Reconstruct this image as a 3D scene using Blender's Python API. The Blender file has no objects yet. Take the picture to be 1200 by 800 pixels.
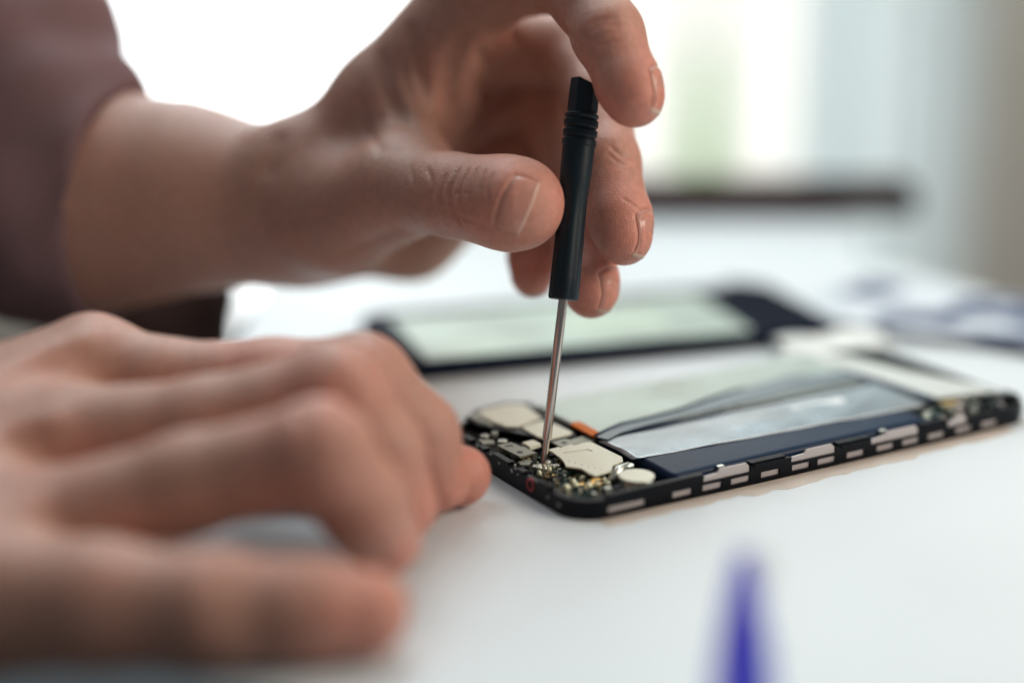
import bpy, bmesh, math, random
import numpy as np
from mathutils import Vector, Matrix
random.seed(7); np.random.seed(7)
S = 0.001                      # everything below is written in millimetres
TH = math.radians(16.2); CH = 150.7; FP = 2000.0
cT, sT = math.cos(TH), math.sin(TH)
scene = bpy.context.scene
COL = scene.collection
# ------------------------------------------------------------------ helpers
def cam_pt(px, py, z):         # point at photo pixel (px,py) and z mm in front of the lens -> world mm
    X = (px-600)*z/FP; Y = (400-py)*z/FP
    return np.array([X, z*cT + Y*sT, CH - z*sT + Y*cT])
def ray(px, py):
    return cam_pt(px, py, 1.0) - np.array([0, 0, CH])
def on_h(px, py, w):           # point on the horizontal plane at height w
    d = ray(px, py); t = (w-CH)/d[2]
    return np.array([0, 0, CH]) + d*t
def on_y(px, py, y):           # point on the vertical plane at distance y
    d = ray(px, py); t = y/d[1]
    return np.array([0, 0, CH]) + d*t
def tag(o, label=None, cat=None, group=None, kind=None):
    if label: o['label'] = label
    if cat: o['category'] = cat
    if group: o['group'] = group
    if kind: o['kind'] = kind
    return o
def empty(name, loc, label, cat):
    o = bpy.data.objects.new(name, None); COL.objects.link(o)
    o.location = Vector(loc)*S; o.empty_display_size = .01
    bpy.context.view_layer.update()
    return tag(o, label, cat)
def link(name, me, mat, parent=None, smooth=False):
    o = bpy.data.objects.new(name, me); COL.objects.link(o)
    if mat:
        me.materials.append(mat)
    if smooth:
        me.polygons.foreach_set('use_smooth', [True]*len(me.polygons))
    if parent is not None:
        o.parent = parent
        root = parent
        while root.parent: root = root.parent
        o.matrix_parent_inverse = Matrix.Identity(4)
        if parent.type == 'EMPTY':
            o.location = -parent.location      # mesh is written in world mm
    return o
def from_py(name, V, F, mat, parent=None, smooth=False):
    me = bpy.data.meshes.new(name)
    me.from_pydata([tuple(float(c)*S for c in v) for v in V], [], F)
    me.validate(); me.update()
    return link(name, me, mat, parent, smooth)
def from_bm(name, bm, mat, parent=None, smooth=False, bevel=0, seg=2):
    if bevel:
        bmesh.ops.remove_doubles(bm, verts=bm.verts, dist=1e-6)
        ed = [e for e in bm.edges if len(e.link_faces) == 2 and e.calc_face_angle(0) > .5]
        bmesh.ops.bevel(bm, geom=ed, offset=bevel, segments=seg, affect='EDGES', profile=.6, clamp_overlap=True)
    bmesh.ops.recalc_face_normals(bm, faces=bm.faces)
    for v in bm.verts: v.co *= S
    me = bpy.data.meshes.new(name); bm.to_mesh(me); bm.free()
    return link(name, me, mat, parent, smooth)
def add_prism(bm, pts, z0, z1, M=None):
    """pts = list of (x,y) (or world xyz, taken flat); between heights z0 and z1; M maps local->world"""
    f = M if M else (lambda p: p)
    lo = [bm.verts.new(tuple(f((p[0], p[1], z0)))) for p in pts]
    hi = [bm.verts.new(tuple(f((p[0], p[1], z1)))) for p in pts]
    n = len(pts)
    bm.faces.new(hi); bm.faces.new(lo[::-1])
    for i in range(n):
        bm.faces.new((lo[i], lo[(i+1) % n], hi[(i+1) % n], hi[i]))
def add_box(bm, x0, x1, y0, y1, z0, z1, M=None):
    add_prism(bm, [(x0, y0), (x1, y0), (x1, y1), (x0, y1)], z0, z1, M)
def rrect(x0, x1, y0, y1, r, n=6):
    out = []
    for cx, cy, a0 in ((x1-r, y0+r, -90), (x1-r, y1-r, 0), (x0+r, y1-r, 90), (x0+r, y0+r, 180)):
        for i in range(n+1):
            a = math.radians(a0 + 90*i/n); out.append((cx+r*math.cos(a), cy+r*math.sin(a)))
    return out
def add_disc(bm, cx, cy, r, z0, z1, M=None, n=28, sy=1):
    add_prism(bm, [(cx+r*math.cos(2*math.pi*i/n), cy+r*sy*math.sin(2*math.pi*i/n)) for i in range(n)], z0, z1, M)
def add_dome(bm, cx, cy, z, r, h, M=None, n=14, m=5):
    f = M if M else (lambda p: p)
    rings = []
    for j in range(m):
        a = j/m*math.pi/2
        rings.append([bm.verts.new(tuple(f((cx+r*math.cos(a)*math.cos(2*math.pi*i/n), cy+r*math.cos(a)*math.sin(2*math.pi*i/n), z+h*math.sin(a))))) for i in range(n)])
    top = bm.verts.new(tuple(f((cx, cy, z+h))))
    for j in range(m-1):
        for i in range(n):
            bm.faces.new((rings[j][i], rings[j][(i+1) % n], rings[j+1][(i+1) % n], rings[j+1][i]))
    for i in range(n): bm.faces.new((rings[-1][i], rings[-1][(i+1) % n], top))
    bm.faces.new(rings[0][::-1])
def add_tube(bm, pts, r, n=10):
    pts = [np.array(p, float) for p in pts]
    rs = r if hasattr(r, '__len__') else [r]*len(pts)
    rings = []; up = np.array([0.3, 0.2, 1.0])
    for i, p in enumerate(pts):
        t = pts[min(i+1, len(pts)-1)] - pts[max(i-1, 0)]; t /= np.linalg.norm(t)
        a = np.cross(t, up); a /= np.linalg.norm(a); b = np.cross(t, a)
        rings.append([bm.verts.new(tuple(p + rs[i]*(math.cos(2*math.pi*k/n)*a + math.sin(2*math.pi*k/n)*b))) for k in range(n)])
    for i in range(len(pts)-1):
        for k in range(n):
            bm.faces.new((rings[i][k], rings[i][(k+1) % n], rings[i+1][(k+1) % n], rings[i+1][k]))
    bm.faces.new(rings[0][::-1]); bm.faces.new(rings[-1])
# ------------------------------------------------------------------ materials
def mat(name, col, rough=.5, metal=0, spec=.5, bump=0, bscale=400, var=0, vscale=100, emis=0, coat=0, alpha=1, trans=0, tl=0):
    m = bpy.data.materials.new(name); m.use_nodes = True
    nt = m.node_tree; b = nt.nodes['Principled BSDF']
    b.inputs['Base Color'].default_value = (*col, 1)
    b.inputs['Roughness'].default_value = rough
    b.inputs['Metallic'].default_value = metal
    b.inputs['Specular IOR Level'].default_value = spec
    if coat: b.inputs['Coat Weight'].default_value = coat
    if trans: b.inputs['Transmission Weight'].default_value = trans
    if emis:
        b.inputs['Emission Color'].default_value = (*col, 1); b.inputs['Emission Strength'].default_value = emis
    tc = nt.nodes.new('ShaderNodeTexCoord')
    if var:
        n = nt.nodes.new('ShaderNodeTexNoise'); n.inputs['Scale'].default_value = vscale; n.inputs['Detail'].default_value = 6
        nt.links.new(tc.outputs['Object'], n.inputs['Vector'])
        r = nt.nodes.new('ShaderNodeMapRange'); r.inputs[1].default_value = .3; r.inputs[2].default_value = .7
        r.inputs[3].default_value = 1-var; r.inputs[4].default_value = 1+var
        mx = nt.nodes.new('ShaderNodeVectorMath'); mx.operation = 'SCALE'; mx.inputs[0].default_value = col
        nt.links.new(n.outputs['Fac'], r.inputs[0]); nt.links.new(r.outputs[0], mx.inputs['Scale'])
        nt.links.new(mx.outputs[0], b.inputs['Base Color'])
        r2 = nt.nodes.new('ShaderNodeMapRange'); r2.inputs[1].default_value = .3; r2.inputs[2].default_value = .7
        r2.inputs[3].default_value = rough*.8; r2.inputs[4].default_value = min(1, rough*1.25)
        nt.links.new(n.outputs['Fac'], r2.inputs[0]); nt.links.new(r2.outputs[0], b.inputs['Roughness'])
    if bump:
        n = nt.nodes.new('ShaderNodeTexNoise'); n.inputs['Scale'].default_value = bscale; n.inputs['Detail'].default_value = 5
        nt.links.new(tc.outputs['Object'], n.inputs['Vector'])
        bp = nt.nodes.new('ShaderNodeBump'); bp.inputs['Strength'].default_value = 1; bp.inputs['Distance'].default_value = bump*S
        nt.links.new(n.outputs['Fac'], bp.inputs['Height']); nt.links.new(bp.outputs[0], b.inputs['Normal'])
    return m
def skin_material():
    m = bpy.data.materials.new('skin'); m.use_nodes = True; nt = m.node_tree; L = nt.links; N = nt.nodes.new
    b = nt.nodes['Principled BSDF']
    tc = N('ShaderNodeTexCoord')
    at = N('ShaderNodeAttribute'); at.attribute_name = 'flush'
    n1 = N('ShaderNodeTexNoise'); n1.inputs['Scale'].default_value = 90; n1.inputs['Detail'].default_value = 4
    n2 = N('ShaderNodeTexNoise'); n2.inputs['Scale'].default_value = 600; n2.inputs['Detail'].default_value = 4
    for n in (n1, n2): L.new(tc.outputs['Object'], n.inputs['Vector'])
    base = N('ShaderNodeMix'); base.data_type = 'RGBA'
    base.inputs[6].default_value = (.49, .258, .195, 1); base.inputs[7].default_value = (.63, .255, .19, 1)
    add = N('ShaderNodeMath'); add.operation = 'MULTIPLY_ADD'; add.inputs[1].default_value = .5; 
    r1 = N('ShaderNodeMapRange'); r1.inputs[1].default_value = .35; r1.inputs[2].default_value = .65; r1.inputs[3].default_value = -.35; r1.inputs[4].default_value = .45
    L.new(n1.outputs['Fac'], r1.inputs[0]); L.new(r1.outputs[0], add.inputs[0]); L.new(at.outputs['Fac'], add.inputs[2])
    add.use_clamp = True
    L.new(add.outputs[0], base.inputs[0])
    hs = N('ShaderNodeVectorMath'); hs.operation = 'SCALE'
    r2 = N('ShaderNodeMapRange'); r2.inputs[1].default_value = .3; r2.inputs[2].default_value = .7; r2.inputs[3].default_value = .9; r2.inputs[4].default_value = 1.1
    L.new(n2.outputs['Fac'], r2.inputs[0]); L.new(base.outputs[2], hs.inputs[0]); L.new(r2.outputs[0], hs.inputs['Scale'])
    L.new(hs.outputs[0], b.inputs['Base Color'])
    b.inputs['Roughness'].default_value = .37; b.inputs['Specular IOR Level'].default_value = .45
    b.inputs['Subsurface Weight'].default_value = .35
    b.inputs['Subsurface Radius'].default_value = (1, .32, .16); b.inputs['Subsurface Scale'].default_value = .0035
    # fine skin relief: pores and cross-hatched lines
    v = N('ShaderNodeTexVoronoi'); v.feature = 'DISTANCE_TO_EDGE'; v.inputs['Scale'].default_value = 1500
    L.new(tc.outputs['Object'], v.inputs['Vector'])
    n3 = N('ShaderNodeTexNoise'); n3.inputs['Scale'].default_value = 2500; n3.inputs['Detail'].default_value = 3
    L.new(tc.outputs['Object'], n3.inputs['Vector'])
    n4 = N('ShaderNodeTexNoise'); n4.inputs['Scale'].default_value = 300; n4.inputs['Detail'].default_value = 3
    L.new(tc.outputs['Object'], n4.inputs['Vector'])
    s = N('ShaderNodeMath'); s.operation = 'MULTIPLY_ADD'; s.inputs[1].default_value = .8
    L.new(v.outputs['Distance'], s.inputs[0]); L.new(n3.outputs['Fac'], s.inputs[2])
    s2 = N('ShaderNodeMath'); s2.operation = 'MULTIPLY_ADD'; s2.inputs[1].default_value = .9
    L.new(n4.outputs['Fac'], s2.inputs[0]); L.new(s.outputs[0], s2.inputs[2])
    bp = N('ShaderNodeBump'); bp.inputs['Strength'].default_value = 1; bp.inputs['Distance'].default_value = .00018
    L.new(s2.outputs[0], bp.inputs['Height']); L.new(bp.outputs[0], b.inputs['Normal'])
    return m
SKIN = skin_material()
NAIL = mat('nail', (.58, .27, .21), .22, spec=.5, coat=.25)
NAIL_EDGE = mat('nail_edge', (.64, .43, .33), .35)
# ------------------------------------------------------------------ implicit surfaces
def smin(a, b, k):
    h = np.clip(.5 + .5*(b-a)/k, 0, 1)
    return b*(1-h) + a*h - k*h*(1-h)
def cone(P, a, b, ra, rb):
    ba = b-a; pa = P-a
    t = np.clip(pa@ba/(ba@ba), 0, 1)
    return np.linalg.norm(pa - t[:, None]*ba, axis=1) - (ra+(rb-ra)*t)
def ell(P, c, r, R=None):
    q = P-c
    if R is not None: q = q@R
    r = np.array(r, float)
    k0 = np.linalg.norm(q/r, axis=1); k1 = np.linalg.norm(q/(r*r), axis=1)
    return k0*(k0-1)/np.maximum(k1, 1e-9)
def chain(P, pts, k=2.0):
    d = None
    for (a, ra), (b, rb) in zip(pts[:-1], pts[1:]):
        c = cone(P, a, b, ra, rb)
        d = c if d is None else smin(d, c, k)
    return d
def sdf_mesh(f, lo, hi, h):
    B = 8
    lo = np.array(lo, float); hi = np.array(hi, float)
    nb = np.ceil((hi-lo)/(h*B)).astype(int)
    ii = np.stack(np.meshgrid(*[np.arange(n) for n in nb], indexing='ij'), -1).reshape(-1, 3)
    cen = lo + (ii+.5)*h*B
    d = f(cen)
    G = np.ones(tuple(nb*B), np.float32)*10
    act = np.abs(d) < h*B*1.25
    ins = ~act & (d < 0)
    for b in ii[ins]: G[b[0]*B:b[0]*B+B, b[1]*B:b[1]*B+B, b[2]*B:b[2]*B+B] = -10
    loc = np.stack(np.meshgrid(*[np.arange(B)]*3, indexing='ij'), -1).reshape(-1, 3)
    ab = ii[act]
    for s in range(0, len(ab), 400):
        bb = ab[s:s+400]
        I = (bb[:, None, :]*B + loc[None]).reshape(-1, 3)
        G[I[:, 0], I[:, 1], I[:, 2]] = f(lo + I*h)
    # surface nets
    Sg = G < 0
    c = [Sg[i:G.shape[0]-1+i, j:G.shape[1]-1+j, k:G.shape[2]-1+k] for i in (0, 1) for j in (0, 1) for k in (0, 1)]
    anyv = np.logical_or.reduce(c); allv = np.logical_and.reduce(c)
    mix = anyv & ~allv
    C = np.argwhere(mix)
    idx = -np.ones(mix.shape, np.int64); idx[mix] = np.arange(len(C))
    acc = np.zeros((len(C), 3)); cnt = np.zeros(len(C))
    offs = [(i, j, k) for i in (0, 1) for j in (0, 1) for k in (0, 1)]
    vals = [G[C[:, 0]+o[0], C[:, 1]+o[1], C[:, 2]+o[2]] for o in offs]
    for x in range(8):
        for y in range(x+1, 8):
            if sum(abs(a-b) for a, b in zip(offs[x], offs[y])) != 1: continue
            va, vb = vals[x], vals[y]; m = (va < 0) != (vb < 0)
            t = va[m]/(va[m]-vb[m])
            acc[m] += np.array(offs[x]) + t[:, None]*(np.array(offs[y])-np.array(offs[x])); cnt[m] += 1
    V = lo + (C + acc/cnt[:, None])*h
    F = []
    for ax in range(3):
        a1, a2 = [(1, 2), (2, 0), (0, 1)][ax]
        s0 = [slice(None)]*3; s1 = [slice(None)]*3
        s0[ax] = slice(0, -1); s1[ax] = slice(1, None)
        e = Sg[tuple(s0)] != Sg[tuple(s1)]
        E = np.argwhere(e)
        ok = (E[:, a1] > 0) & (E[:, a2] > 0) & (E[:, a1] < Sg.shape[a1]-1) & (E[:, a2] < Sg.shape[a2]-1)
        E = E[ok]
        def g(d1, d2):
            q = E.copy(); q[:, a1] += d1; q[:, a2] += d2
            return idx[q[:, 0], q[:, 1], q[:, 2]]
        Q = np.stack([g(-1, -1), g(0, -1), g(0, 0), g(-1, 0)], 1)
        inside = Sg[E[:, 0], E[:, 1], E[:, 2]]
        Q[~inside] = Q[~inside][:, ::-1]
        F.append(Q)
    F = np.concatenate(F)
    F = F[(F >= 0).all(1)]
    for _ in range(2):
        d0 = f(V); g = grad(f, V)
        n2 = np.maximum((g*g).sum(1), .2)
        st = np.clip(d0/n2, -h*.6, h*.6)
        V = V - g*st[:, None]
    return V, F
def grad(f, P, e=.15):
    g = np.empty_like(P)
    for i in range(3):
        q = np.zeros(3); q[i] = e
        g[:, i] = (f(P+q)-f(P-q))/(2*e)
    return g
def refine(V, F, f, centres):
    """split the faces near the given centres and lay the new vertices on the surface"""
    me = bpy.data.meshes.new('tmp'); me.from_pydata(V.tolist(), [], F.tolist())
    bm = bmesh.new(); bm.from_mesh(me); bpy.data.meshes.remove(me)
    bm.verts.ensure_lookup_table(); bm.faces.ensure_lookup_table()
    near = np.zeros(len(V), bool)
    for c, r in centres: near |= np.linalg.norm(V-c, axis=1) < r
    ed = [e for e in bm.edges if near[e.verts[0].index] and near[e.verts[1].index]]
    bmesh.ops.subdivide_edges(bm, edges=ed, cuts=2, use_grid_fill=True)
    P = np.array([v.co[:] for v in bm.verts])
    bm.verts.index_update()
    me = bpy.data.meshes.new('body')
    m = np.arange(len(P)) >= len(V)
    m[:len(V)] |= near
    Q = P[m]
    for _ in range(4):
        d0 = f(Q); g = grad(f, Q, .06); n2 = np.maximum((g*g).sum(1), .3)
        Q = Q - g*np.clip(d0/n2, -.4, .4)[:, None]
    P[m] = Q
    fs = [[v.index for v in fc.verts] for fc in bm.faces]
    bm.free()
    return P, fs
def poly_mesh(name, V, fs):
    me = bpy.data.meshes.new(name)
    me.from_pydata((V*S).tolist(), [], fs); me.validate(); me.update()
    me.polygons.foreach_set('use_smooth', np.ones(len(me.polygons), dtype=bool))
    return me
def np_mesh(name, V, F):
    me = bpy.data.meshes.new(name)
    me.vertices.add(len(V)); me.vertices.foreach_set('co', (V*S).astype(np.float32).ravel())
    me.loops.add(F.size); me.loops.foreach_set('vertex_index', F.astype(np.int32).ravel())
    me.polygons.add(len(F)); me.polygons.foreach_set('loop_start', np.arange(0, F.size, 4, dtype=np.int32))
    me.update(calc_edges=True); me.validate()
    me.polygons.foreach_set('use_smooth', np.ones(len(me.polygons), dtype=bool))
    return me
def march(f, px, py, z0=250, z1=620):
    """first hit of the surface along the line of sight"""
    o = np.array([0, 0, CH]); d = ray(px, py); n = np.linalg.norm(d)
    t = z0
    for _ in range(160):
        v = f((o+d*t)[None])[0]
        if abs(v) < .02: break
        t += v*.8/n
        if t > z1: return None
    return o+d*t
def curve_px(f, pts, n=14):
    """smooth polyline through pixel points, laid on the surface"""
    pts = np.array(pts, float); out = []
    m = len(pts)
    for i in range(n+1):
        u = i/n*(m-1); k = min(int(u), m-2); t = u-k
        p0, p1, p2, p3 = pts[max(k-1, 0)], pts[k], pts[k+1], pts[min(k+2, m-1)]
        q = .5*((2*p1)+(-p0+p2)*t+(2*p0-5*p1+4*p2-p3)*t*t+(-p0+3*p1-3*p2+p3)*t**3)
        h = march(f, q[0], q[1])
        if h is not None: out.append(h)
    return out
def with_lines(f, lines):
    """lines = [(points, depth, width)]; carve soft grooves (or raise, negative depth)"""
    lines = [l for l in lines if len(l[0]) > 1]
    boxes = [(np.min(l[0], axis=0)-l[2]*4, np.max(l[0], axis=0)+l[2]*4) for l in lines]
    def g(P):
        d = f(P)
        near = np.abs(d) < 4
        if not near.any(): return d
        for (pts, dep, w), (b0, b1) in zip(lines, boxes):
            m = near & ((P >= b0) & (P <= b1)).all(1)
            if not m.any(): continue
            Q = P[m]; amp = np.zeros(len(Q)); ns = len(pts)-1
            for i, (a, b) in enumerate(zip(pts[:-1], pts[1:])):
                tp = 1.0 if w < 0 or dep < 0 or ns > 24 else min(1.0, 1.6*math.sin(math.pi*(i+.5)/ns))
                amp = np.maximum(amp, tp*np.exp(-(cone(Q, a, b, 0, 0)/w)**2))
            d[m] += dep*amp
        return d
    return g
# ------------------------------------------------------------------ upper hand (holds the screwdriver)
Z0 = 419.0                     # depth of the screwdriver / plane of focus
C = lambda px, py, dz: cam_pt(px, py, Z0+dz)
wrist = C(338, 238, 62)
idx_mc = [(C(360, 225, 62), 15.0), (C(450, 120, 55), 13.5), (C(568, -20, 42), 11.5)]
index = [(C(568, -20, 42), 11.0), (C(655, -32, 20), 10.0), (C(688, -2, 6), 8.9), (C(712, 40, -2), 8.5), (C(738, 102, -7), 7.6), (C(744, 116, -8), 6.9)]
mid_mc = [(C(372, 235, 70), 15), (C(548, 60, 72), 11)]
middle = [(C(548, 60, 72), 12.0), (C(618, 54, 66), 10.8), (C(674, 58, 56), 9.8), (C(700, 120, 36), 8.6), (C(712, 190, 20), 8.1), (C(727, 258, 11), 7.8), (C(731, 278, 9), 7.1)]
ring_mc = [(C(372, 245, 76), 15), (C(545, 140, 86), 11)]
ringf = [(C(545, 140, 86), 12), (C(600, 130, 82), 11), (C(645, 128, 72), 9.6), (C(672, 215, 50), 8.0), (C(683, 270, 32), 7.5), (C(692, 330, 20), 7.0), (C(693, 343, 19), 6.6)]
lit_mc = [(C(372, 262, 78), 15), (C(480, 268, 88), 14.0), (C(540, 235, 90), 11)]
little = [(C(540, 215, 92), 11), (C(580, 195, 86), 10.5), (C(612, 196, 76), 9.0), (C(627, 260, 58), 7.0), (C(625, 300, 44), 6.6), (C(624, 322, 40), 6.0)]
thumb = [(C(400, 250, 52), 17.0), (C(466, 222, 32), 12.4), (C(520, 227, 16), 9.0), (C(545, 231, 10), 8.6), (C(575, 235, 3), 9.1), (C(602, 239, -2), 9.9), (C(611, 239, -2), 9.5)]
palm_fill = [((C(430, 225, 62), C(520, 120, 66)), 12, 10), ((C(430, 200, 56), C(510, 60, 56)), 11, 10)]
arm1 = [(C(360, 238, 66), 19.5), (C(300, 240, 70), 19.0), (C(215, 232, 76), 25), (C(110, 235, 84), 30), (C(-10, 225, 96), 33)]
def hand1_base(P):
    palm = chain(P, idx_mc, 6)
    for m in (mid_mc, ring_mc, lit_mc): palm = smin(palm, chain(P, m, 6), 8)
    for (a, b), ra, rb in palm_fill: palm = smin(palm, cone(P, a, b, ra, rb), 6)
    palm = smin(palm, chain(P, arm1, 12), 14)
    palm = smin(palm, ell(P, C(352, 208, 58), (17, 12, 15)), 6)
    th = chain(P, thumb, 7)
    th = smin(th, cone(P, C(495, 200, 36), C(470, 120, 46), 7, 6), 12)   # web between thumb and index
    d = smin(palm, th, 9)
    d = smin(d, cone(P, C(548, 80, 82), C(545, 210, 98), 11, 11), 5)
    for fg, k in ((index, 7), (middle, 5), (ringf, 5), (little, 5)):
        ch = chain(P, fg, 3)
        dd = smin(palm, ch, k)
        d = smin(d, np.minimum(dd, ch), .8)
    return d
def hand1_detail():
    f = hand1_base
    Ls = []
    def L(pts, dep=.35, w=.6, n=14): Ls.append((curve_px(f, pts, n), dep, w))
    # thumb knuckle wrinkles
    L([(536, 198), (528, 222), (530, 245), (541, 264)], 1.0, .8)
    L([(548, 197), (541, 215), (540, 236), (546, 254)], .8, .65)
    L([(558, 197), (552, 212), (551, 230), (556, 248)], .65, .55)
    L([(569, 198), (563, 212), (561, 222)], .45, .45)
    L([(522, 204), (517, 228), (521, 248)], .5, .8)
    L([(578, 202), (571, 216), (572, 236)], .3, .45)
    # palm creases
    L([(545, 40), (530, 70), (527, 110), (540, 150)], 3.2, 2.6)
    L([(570, 95), (600, 75), (640, 70)], 2.0, 2.0)
    L([(445, 60), (455, 110), (480, 150)], 1.6, 2.0)
    L([(480, 30), (490, 80), (505, 130)], 1.6, 1.8)
    L([(560, 150), (580, 120), (610, 112)], 1.8, 1.6)
    # index finger creases
    L([(640, 8), (655, 26), (676, 58)], 1.3, 1.4)
    L([(692, 30), (704, 24), (722, 22)], .35, .8)
    L([(690, 38), (706, 30), (726, 30)], .25, .6)
    # middle finger creases
    L([(716, 172), (728, 182), (742, 186)], .4, .7)
    L([(712, 180), (726, 190), (744, 196)], .3, .6)
    L([(730, 232), (742, 240), (752, 246)], .3, .5)
    L([(682, 40), (700, 52), (728, 48)], .2, .5)
    L([(560, 60), (572, 85), (566, 112)], 1.8, 1.7)
    L([(600, 40), (616, 66), (650, 84)], 1.7, 1.6)
    L([(470, 60), (478, 100), (500, 140)], .7, 1.2)
    L([(420, 110), (430, 150), (450, 180)], .5, 1.6)
    L([(534, 250), (546, 257), (562, 262)], .35, .6)
    L([(528, 228), (540, 226), (552, 228)], .25, .5)
    L([(500, 196), (506, 215), (504, 245)], .3, .8)
    L([(480, 195), (485, 220), (482, 250)], .25, .9)
    # wrist
    L([(326, 158), (318, 180), (312, 205)], 1.2, 3.0)
    L([(395, 300), (430, 285), (470, 268)], .8, 2.0)
    return with_lines(f, Ls)
HB, HT = cam_pt(660, 351, 419.0), cam_pt(686, 95, 420.0)
def pressed(f):
    """fingertips flatten where they press on the handle"""
    def g(P):
        d = f(P); h = cone(P, HB, HT, 3.75, 4.15)
        return smin_neg(d, -(h+.05), 1.0)
    return g
def smin_neg(a, b, k): return -smin(-a, -b, k)
tips1 = [(thumb[-1][0], 17), (index[-1][0], 20), (middle[-1][0], 19), (ringf[-1][0], 19), (little[-1][0], 18), (index[2][0], 11)]
def nail(parent, f, cpx, axis, width, length, curve=1.0, bend=0.0, tilt=None, name='fingernail'):
    """nail plate: laid on the finger surface around pixel cpx (or world point), axis = direction towards the tip"""
    c = march(f, *cpx) if len(cpx) == 2 else np.array(cpx)
    n = grad(f, c[None])[0]; n /= np.linalg.norm(n)
    if tilt is not None: n = n + tilt; n /= np.linalg.norm(n)
    t = axis - (axis@n)*n; t /= np.linalg.norm(t)
    s = np.cross(n, t)
    nu, nv = 15, 13
    V = []
    top = np.zeros((nu, nv, 3)); nor = np.zeros((nu, nv, 3))
    for i in range(nu):
        for j in range(nv):
            u = -1+2*i/(nu-1); v = -1+2*j/(nv-1)
            # rounded root, gently rounded free edge
            lu = u if u < 0 else u
            w = width/2*(1-.10*max(0, -u)**2)
            ll = (length/2)*u
            if u < 0: ll *= (1-.22*v*v)
            else: ll *= (1-.16*v*v)
            p = c + t*ll + s*w*v + n*1.0
            for _ in range(6):
                dv = f(p[None])[0]; p = p - n*dv*.8
            top[i, j] = p
    # smooth the projected sheet towards a clean arc
    for _ in range(6):
        q = top.copy()
        q[1:-1, :] = .25*top[:-2, :]+.5*top[1:-1, :]+.25*top[2:, :]
        r = q.copy(); r[:, 1:-1] = .25*q[:, :-2]+.5*q[:, 1:-1]+.25*q[:, 2:]
        top = r
    for i in range(nu):
        for j in range(nv):
            v = -1+2*j/(nv-1); u = -1+2*i/(nu-1)
            lift = .22 + .25*max(0, u)**2 - .30*abs(v)**6 - .35*max(0, -u)**4
            top[i, j] += n*lift
    Vt = top.reshape(-1, 3); Vb = Vt - n*.55
    V = np.concatenate([Vt, Vb]); F = []
    I = lambda i, j: i*nv+j
    o = nu*nv
    for i in range(nu-1):
        for j in range(nv-1):
            F.append((I(i, j), I(i+1, j), I(i+1, j+1), I(i, j+1)))
            F.append((o+I(i, j), o+I(i, j+1), o+I(i+1, j+1), o+I(i+1, j)))
    for i in range(nu-1):
        F.append((I(i, 0), o+I(i, 0), o+I(i+1, 0), I(i+1, 0))); F.append((I(i, nv-1), I(i+1, nv-1), o+I(i+1, nv-1), o+I(i, nv-1)))
    for j in range(nv-1):
        F.append((I(0, j), I(0, j+1), o+I(0, j+1), o+I(0, j))); F.append((I(nu-1, j), o+I(nu-1, j), o+I(nu-1, j+1), I(nu-1, j+1)))
    ob = from_py(name, V, F, NAIL, parent, True)
    ob.data.materials.append(NAIL_EDGE)
    k = 0
    for fc in ob.data.polygons:
        us = [ (vi % o)//nv for vi in fc.vertices]
        if min(us) >= nu-2: fc.material_index = 1
    bm = bmesh.new(); bm.from_mesh(ob.data); bmesh.ops.recalc_face_normals(bm, faces=bm.faces); bm.to_mesh(ob.data); bm.free()
    # outline without the free edge, for the nail fold
    out = [top[i, 0]+0*n for i in range(nu-3, -1, -1)] + [top[0, j] for j in range(1, nv)] + [top[i, nv-1] for i in range(1, nu-2)]
    return ob, out
# ------------------------------------------------------------------ lower hand (steadies the phone, close to the lens)
def H(px, py, z): return cam_pt(px, py, z)
w2 = H(-170, 560, 372)
h2_index = [(H(108, 432, 398), 11.8), (H(190, 446, 394), 9.4), (H(320, 446, 390), 9.2), (H(425, 447, 385), 10.4), (H(490, 508, 390), 8.8), (H(512, 562, 396), 7.6)]
h2_mid = [(H(70, 520, 376), 12.5), (H(240, 497, 370), 9.9), (H(395, 462, 366), 10.6), (H(445, 530, 370), 9.2), (H(472, 592, 377), 7.9)]
h2_ring = [(H(30, 630, 352), 13), (H(220, 566, 349), 10), (H(375, 530, 345), 10.4), (H(425, 590, 352), 9.0), (H(450, 632, 360), 7.9)]
h2_lit = [(H(-60, 700, 338), 15), (H(120, 705, 330), 11.8), (H(250, 712, 327), 10.8), (H(360, 712, 328), 9.4), (H(428, 716, 330), 8.6)]
h2_th = [(H(300, 520, 412), 10), (H(440, 548, 410), 8.6), (H(505, 553, 406), 7.6), (H(540, 557, 404), 7.2)]
arm2 = [(w2, 23), (H(-420, 640, 372), 28), (H(-700, 720, 380), 33)]
def hand2_lines(f):
    Ls = []
    for pts, dep, w in (([(395, 452), (410, 470), (405, 492)], .8, 1.6), ([(405, 398), (425, 420), (440, 440)], .8, 1.6), ([(350, 480), (365, 500), (360, 540)], .9, 1.8), ([(380, 474), (396, 500), (392, 540)], .8, 1.6), ([(250, 668), (262, 700), (255, 740)], .9, 2.0), ([(280, 665), (290, 700), (284, 745)], .8, 1.8), ([(360, 668), (366, 700), (360, 740)], .7, 1.6)):
        Ls.append((curve_px(f, pts, 10), dep, w))
    for pts in ([(-20, 450), (40, 420), (95, 400)], [(-60, 540), (0, 510), (60, 495)], [(-60, 600), (-10, 600), (30, 600)]):
        Ls.append((curve_px(f, pts, 10), -1.6, 3.5))
    return with_lines(f, Ls)
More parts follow.
